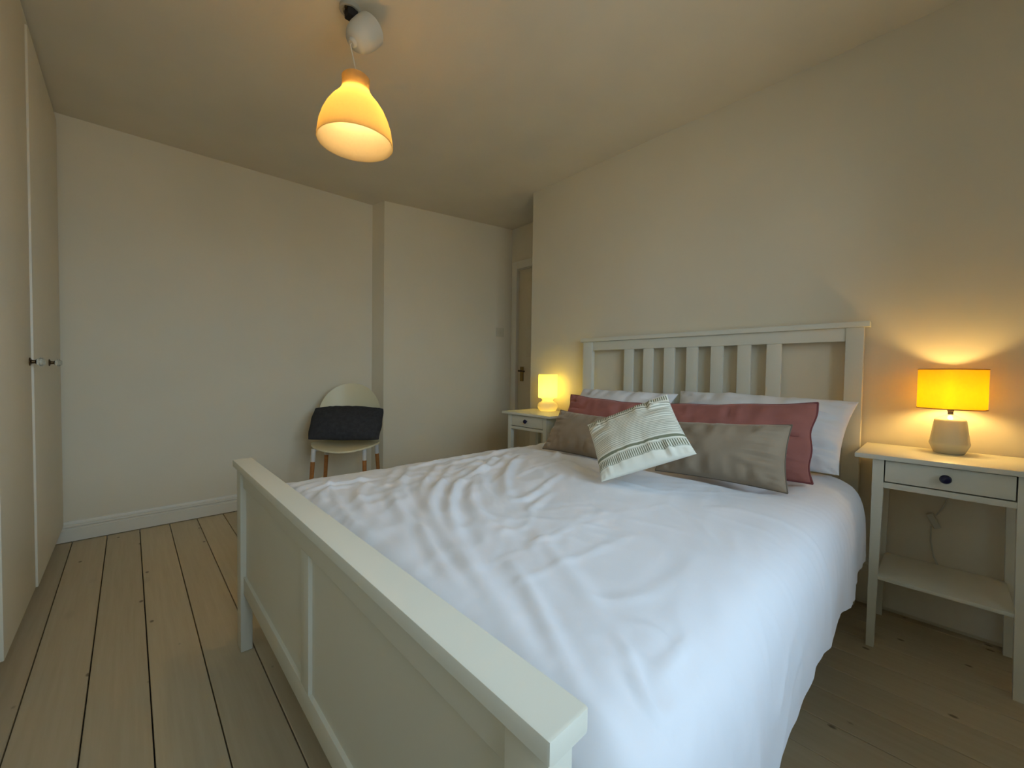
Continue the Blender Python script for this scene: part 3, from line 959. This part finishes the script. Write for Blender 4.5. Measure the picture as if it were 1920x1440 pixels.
# left: small white lamp
LX, LY, LZ = 2.385, 2.118, 0.757
ll = thing('small_table_lamp', (LX, LY, LZ), 'small white plastic table lamp with glowing cylinder shade by the door recess', 'lamp')
bm = lathe(bmesh.new(), [(0, 0), (0.058, 0), (0.066, 0.006), (0.078, 0.028), (0.078, 0.044), (0.068, 0.062), (0.050, 0.072), (0.043, 0.080), (0.043, 0.088),
                         (0.052, 0.100), (0.056, 0.104), (0.050, 0.104), (0.039, 0.090), (0.039, 0.078), (0.047, 0.069), (0.064, 0.058), (0.073, 0.042), (0.072, 0.030), (0.060, 0.010), (0, 0.006)], (LX, LY, LZ), 44)
obj('base', bm, M['lamp_base'], ll)
bm = lathe(bmesh.new(), [(0.058, 0.100), (0.070, 0.102), (0.075, 0.108), (0.075, 0.280), (0.072, 0.285), (0.002, 0.285), (0.002, 0.282), (0.070, 0.282), (0.072, 0.278), (0.072, 0.110), (0.058, 0.103)], (LX, LY, LZ), 44, close=True)
obj('lamp_shade', bm, M['shade_left'], ll)
bm = lathe(bmesh.new(), [(0, 0.102), (0.010, 0.104), (0.010, 0.124), (0.016, 0.136), (0.019, 0.150), (0.015, 0.166), (0, 0.174)], (LX, LY, LZ), 20)
obj('light_bulb', bm, M['bulb_left'], ll)

# pendant
PX, PY = 0.694, 1.706
pz = ceil_z(PX, PY)
pe = thing('pendant_lamp', (PX, PY, pz), 'lit bell shaped opal pendant lamp hanging from the ceiling', 'pendant lamp')
RP = [(0.060, 2.318), (0.0565, 2.312), (0.055, 2.285), (0.056, 2.262), (0.062, 2.240), (0.076, 2.216), (0.098, 2.186), (0.118, 2.150), (0.134, 2.110),
      (0.146, 2.065), (0.152, 2.020), (0.155, 1.988)]
RP[0] = (0.0515, 2.318)
RP = [(r * 0.965, 1.995 + (z - 1.988) * 0.270 / 0.330) for r, z in RP]
inner = [(r - 0.004, z) for r, z in RP[::-1]]
inner[0] = (RP[-1][0] - 0.004, RP[-1][1])
bm = lathe(bmesh.new(), RP + [(RP[-1][0] - 0.002, RP[-1][1] - 0.002)] + inner, (PX, PY, 0), 64, close=True)
obj('lamp_shade', bm, M['shade_pendant'], pe)
bm = lathe(bmesh.new(), [(0, 2.270), (0.012, 2.268), (0.022, 2.255), (0.022, 2.232), (0.022, 2.222), (0.022, 2.190), (0.018, 2.185), (0, 2.185)], (PX, PY, 0), 32)
obj('lamp_holder', bm, M['lamp_white'], pe)
bm = lathe(bmesh.new(), [(0.0215, 2.212), (0.0500, 2.207), (0.0500, 2.203), (0.0215, 2.208)], (PX, PY, 0), 40, close=True)
obj('neck_baffle', bm, M['neck_baffle'], pe)  # added unseen baffle: holds bulb light back from the neck and ceiling
bm = lathe(bmesh.new(), [(0, 2.185), (0.014, 2.184), (0.016, 2.172), (0.026, 2.150), (0.030, 2.133), (0.026, 2.117), (0.014, 2.106), (0, 2.103)], (PX, PY, 0), 28)
obj('light_bulb', bm, M['bulb_pendant'], pe)
# ceiling rose with its open terminals
RX, RY = 0.680, 1.735
rz = ceil_z(RX, RY)
bm = lathe(bmesh.new(), [(0, rz + 0.002), (0.042, rz + 0.002), (0.042, rz - 0.012), (0.038, rz - 0.016), (0.030, rz - 0.016), (0.028, rz - 0.006), (0, rz - 0.006)], (RX, RY, 0), 36)
ro = obj('ceiling_rose', bm, M['rose_plastic'], pe)
bm = nbox(RX - 0.018, RX + 0.024, RY - 0.026, RY + 0.016, rz - 0.045, rz - 0.006, bev=0.006)
obj('terminal_block', bm, M['dark'], ro)
for sx2, sy2 in ((-0.022, -0.014), (0.014, 0.022)):
    obj('screw', lathe(bmesh.new(), [(0, -0.022), (0.006, -0.022), (0.007, -0.014), (0, -0.014)], (RX + sx2, RY + sy2, rz), 12), M['bronze'], ro)
# canopy cup slipped down its cable and tilted
rv = Vector((0.72756264, -0.68588084, 0.01483484)); uv_ = Vector((0.00796874, 0.03007143, 0.99951599)); bk = Vector((-0.68599497, -0.72709228, 0.02734446))
ax = (rv * -0.40 + uv_ * -0.76 + bk * 0.42).normalized()      # points towards the closed end
e1 = ax.orthogonal().normalized()
e2 = ax.cross(e1)
Rc = Matrix((e1, e2, -ax)).transposed()
cc_ = Vector((0.716, 1.694, 2.440))
prof = [(0, -0.066), (0.022, -0.065), (0.040, -0.056), (0.053, -0.036), (0.060, -0.008), (0.0625, 0.025), (0.0625, 0.056), (0.060, 0.056), (0.060, 0.025), (0.057, -0.006), (0.050, -0.033), (0.038, -0.052), (0.021, -0.061), (0, -0.062)]
bm = lathe(bmesh.new(), prof, cc_, 44, Rc)
cn = obj('canopy', bm, M['canopy'], pe)
tip = cc_ + ax * 0.066
bm = lathe(bmesh.new(), [(0, -0.012), (0.012, -0.012), (0.0175, -0.007), (0.0185, 0.004), (0, 0.004)], tip, 20, Rc)
obj('cable_grip', bm, M['canopy'], cn)
bm = bmesh.new()
tube(bm, [(PX, PY, 2.266), tuple(Vector((PX, PY, 2.290))), tuple(tip + ax * 0.020), tuple(tip), tuple(cc_), (RX, RY, rz - 0.03)], 0.0030, 8)
obj('cable', bm, M['cable'], pe)

# ================================================================ CHAIR in the corner
F = Vector((-0.52, -0.854, 0)).normalized()     # the way the chair faces
Rt = Vector((-F.y, F.x, 0))                     # the viewer's right
if Rt.x < 0: Rt = -Rt
B0 = Vector((1.322, 3.312, 0))                  # foot of the backrest, middle
ch = thing('shell_chair', (1.28, 3.12, 0.0), 'cream shell chair with rounded back and wooden legs in the corner', 'chair')
def CP(r_, f_, z):
    return B0 + Rt * r_ + F * f_ + Vector((0, 0, z))
# seat: rounded shallow dish
def sheet(fn, nu, nv, thick_dir, th):
    bm = bmesh.new()
    A = [[bm.verts.new(fn(i / nu, j / nv)) for j in range(nv + 1)] for i in range(nu + 1)]
    Bv = [[bm.verts.new(A[i][j].co + thick_dir * th) for j in range(nv + 1)] for i in range(nu + 1)]
    for i in range(nu):
        for j in range(nv):
            bm.faces.new((A[i][j], A[i + 1][j], A[i + 1][j + 1], A[i][j + 1]))
            bm.faces.new((Bv[i][j], Bv[i][j + 1], Bv[i + 1][j + 1], Bv[i + 1][j]))
    for i in range(nu):
        bm.faces.new((A[i][0], Bv[i][0], Bv[i + 1][0], A[i + 1][0]))
        bm.faces.new((A[i][-1], A[i + 1][-1], Bv[i + 1][-1], Bv[i][-1]))
    for j in range(nv):
        bm.faces.new((A[0][j], A[0][j + 1], Bv[0][j + 1], Bv[0][j]))
        bm.faces.new((A[-1][j], Bv[-1][j], Bv[-1][j + 1], A[-1][j + 1]))
    bmesh.ops.recalc_face_normals(bm, faces=bm.faces[:])
    return bm
def disc(u, v):        # square to disc
    a, b = 2 * u - 1, 2 * v - 1
    return a * math.sqrt(max(0, 1 - b * b / 2)), b * math.sqrt(max(0, 1 - a * a / 2))
def seat_fn(u, v):
    a, b = disc(u, v)
    f_ = 0.215 + 0.225 * b
    w_ = 0.245 * (1.0 if b > -0.2 else 0.97)
    z = 0.487 + 0.014 * (a * a) - 0.010 * (1 - a * a) * (1 - b * b) - 0.018 * max(0, b) ** 3 * (1 - 0.5 * a * a)
    return CP(a * w_, f_, z)
obj('seat', sheet(seat_fn, 22, 22, Vector((0, 0, -1)), 0.012), M['cream_plastic'], ch, angle=50)
def back_fn(u, v):
    a = 2 * u - 1
    z0, z1 = 0.470, 0.945
    # half-oval outline: straight flanks, rounded top
    k = math.sin(v * math.pi / 2)
    w_ = 0.236 * (1 - max(0.0, (k - 0.42) / 0.58) ** 2.3) ** 0.5 if k < 1 else 0.0
    w_ = max(w_, 0.012) * (0.90 + 0.10 * min(1, k / 0.45))
    z = z0 + (z1 - z0) * k
    cv = 0.075 * (a * w_ / 0.236) ** 2
    lean = -0.055 * k
    return CP(a * w_, 0.0 + cv + lean + 0.02, z)
obj('backrest', sheet(back_fn, 20, 26, -F, 0.010), M['cream_plastic'], ch, angle=50)
def leg(r0, f0, r1, f1, name='leg'):
    top_, foot_ = CP(r0, f0, 0.476), CP(r1, f1, 0.0)
    mid = top_.lerp(foot_, 0.185)
    lo = obj('leg', tube(bmesh.new(), [mid, foot_], 0.0155, 12, r_end=0.012), M['wood_leg'], ch)
    obj('leg_sleeve', tube(bmesh.new(), [top_, top_.lerp(foot_, 0.195)], 0.0165, 12, r_end=0.0165), M['white_metal'], lo)
leg(-0.200, 0.345, -0.225, 0.375)
leg(0.150, 0.345, 0.160, 0.375)
leg(-0.165, 0.095, -0.195, 0.055)
leg(0.205, 0.095, 0.235, 0.055)
for r0, r1, f0, f1 in ((-0.200, 0.150, 0.345, 0.345), (-0.165, 0.205, 0.095, 0.095)):
    obj('under_bar', tube(bmesh.new(), [CP(r0, f0, 0.466), CP(r1, f1, 0.466)], 0.008, 8), M['white_metal'], ch)
obj('seat_strap', tube(bmesh.new(), [CP(-0.088, 0.24, 0.470), CP(-0.088, 0.245, 0.425)], 0.0065, 6), M['charcoal'], ch)

bm, loop = cushion(CP(-0.250, 0.300, 0.540), CP(0.243, 0.285, 0.525), CP(0.258, 0.080, 0.742), CP(-0.256, 0.070, 0.748), 0.090, back=0.30, pinch=-0.035, seed=9, wr=0.007, power=0.42, wave=0.008, n=32)
cu = tag(obj('charcoal_cushion', bm, M['charcoal'], angle=80), 'charcoal grey felt cushion propped on the cream chair in the corner', 'cushion')
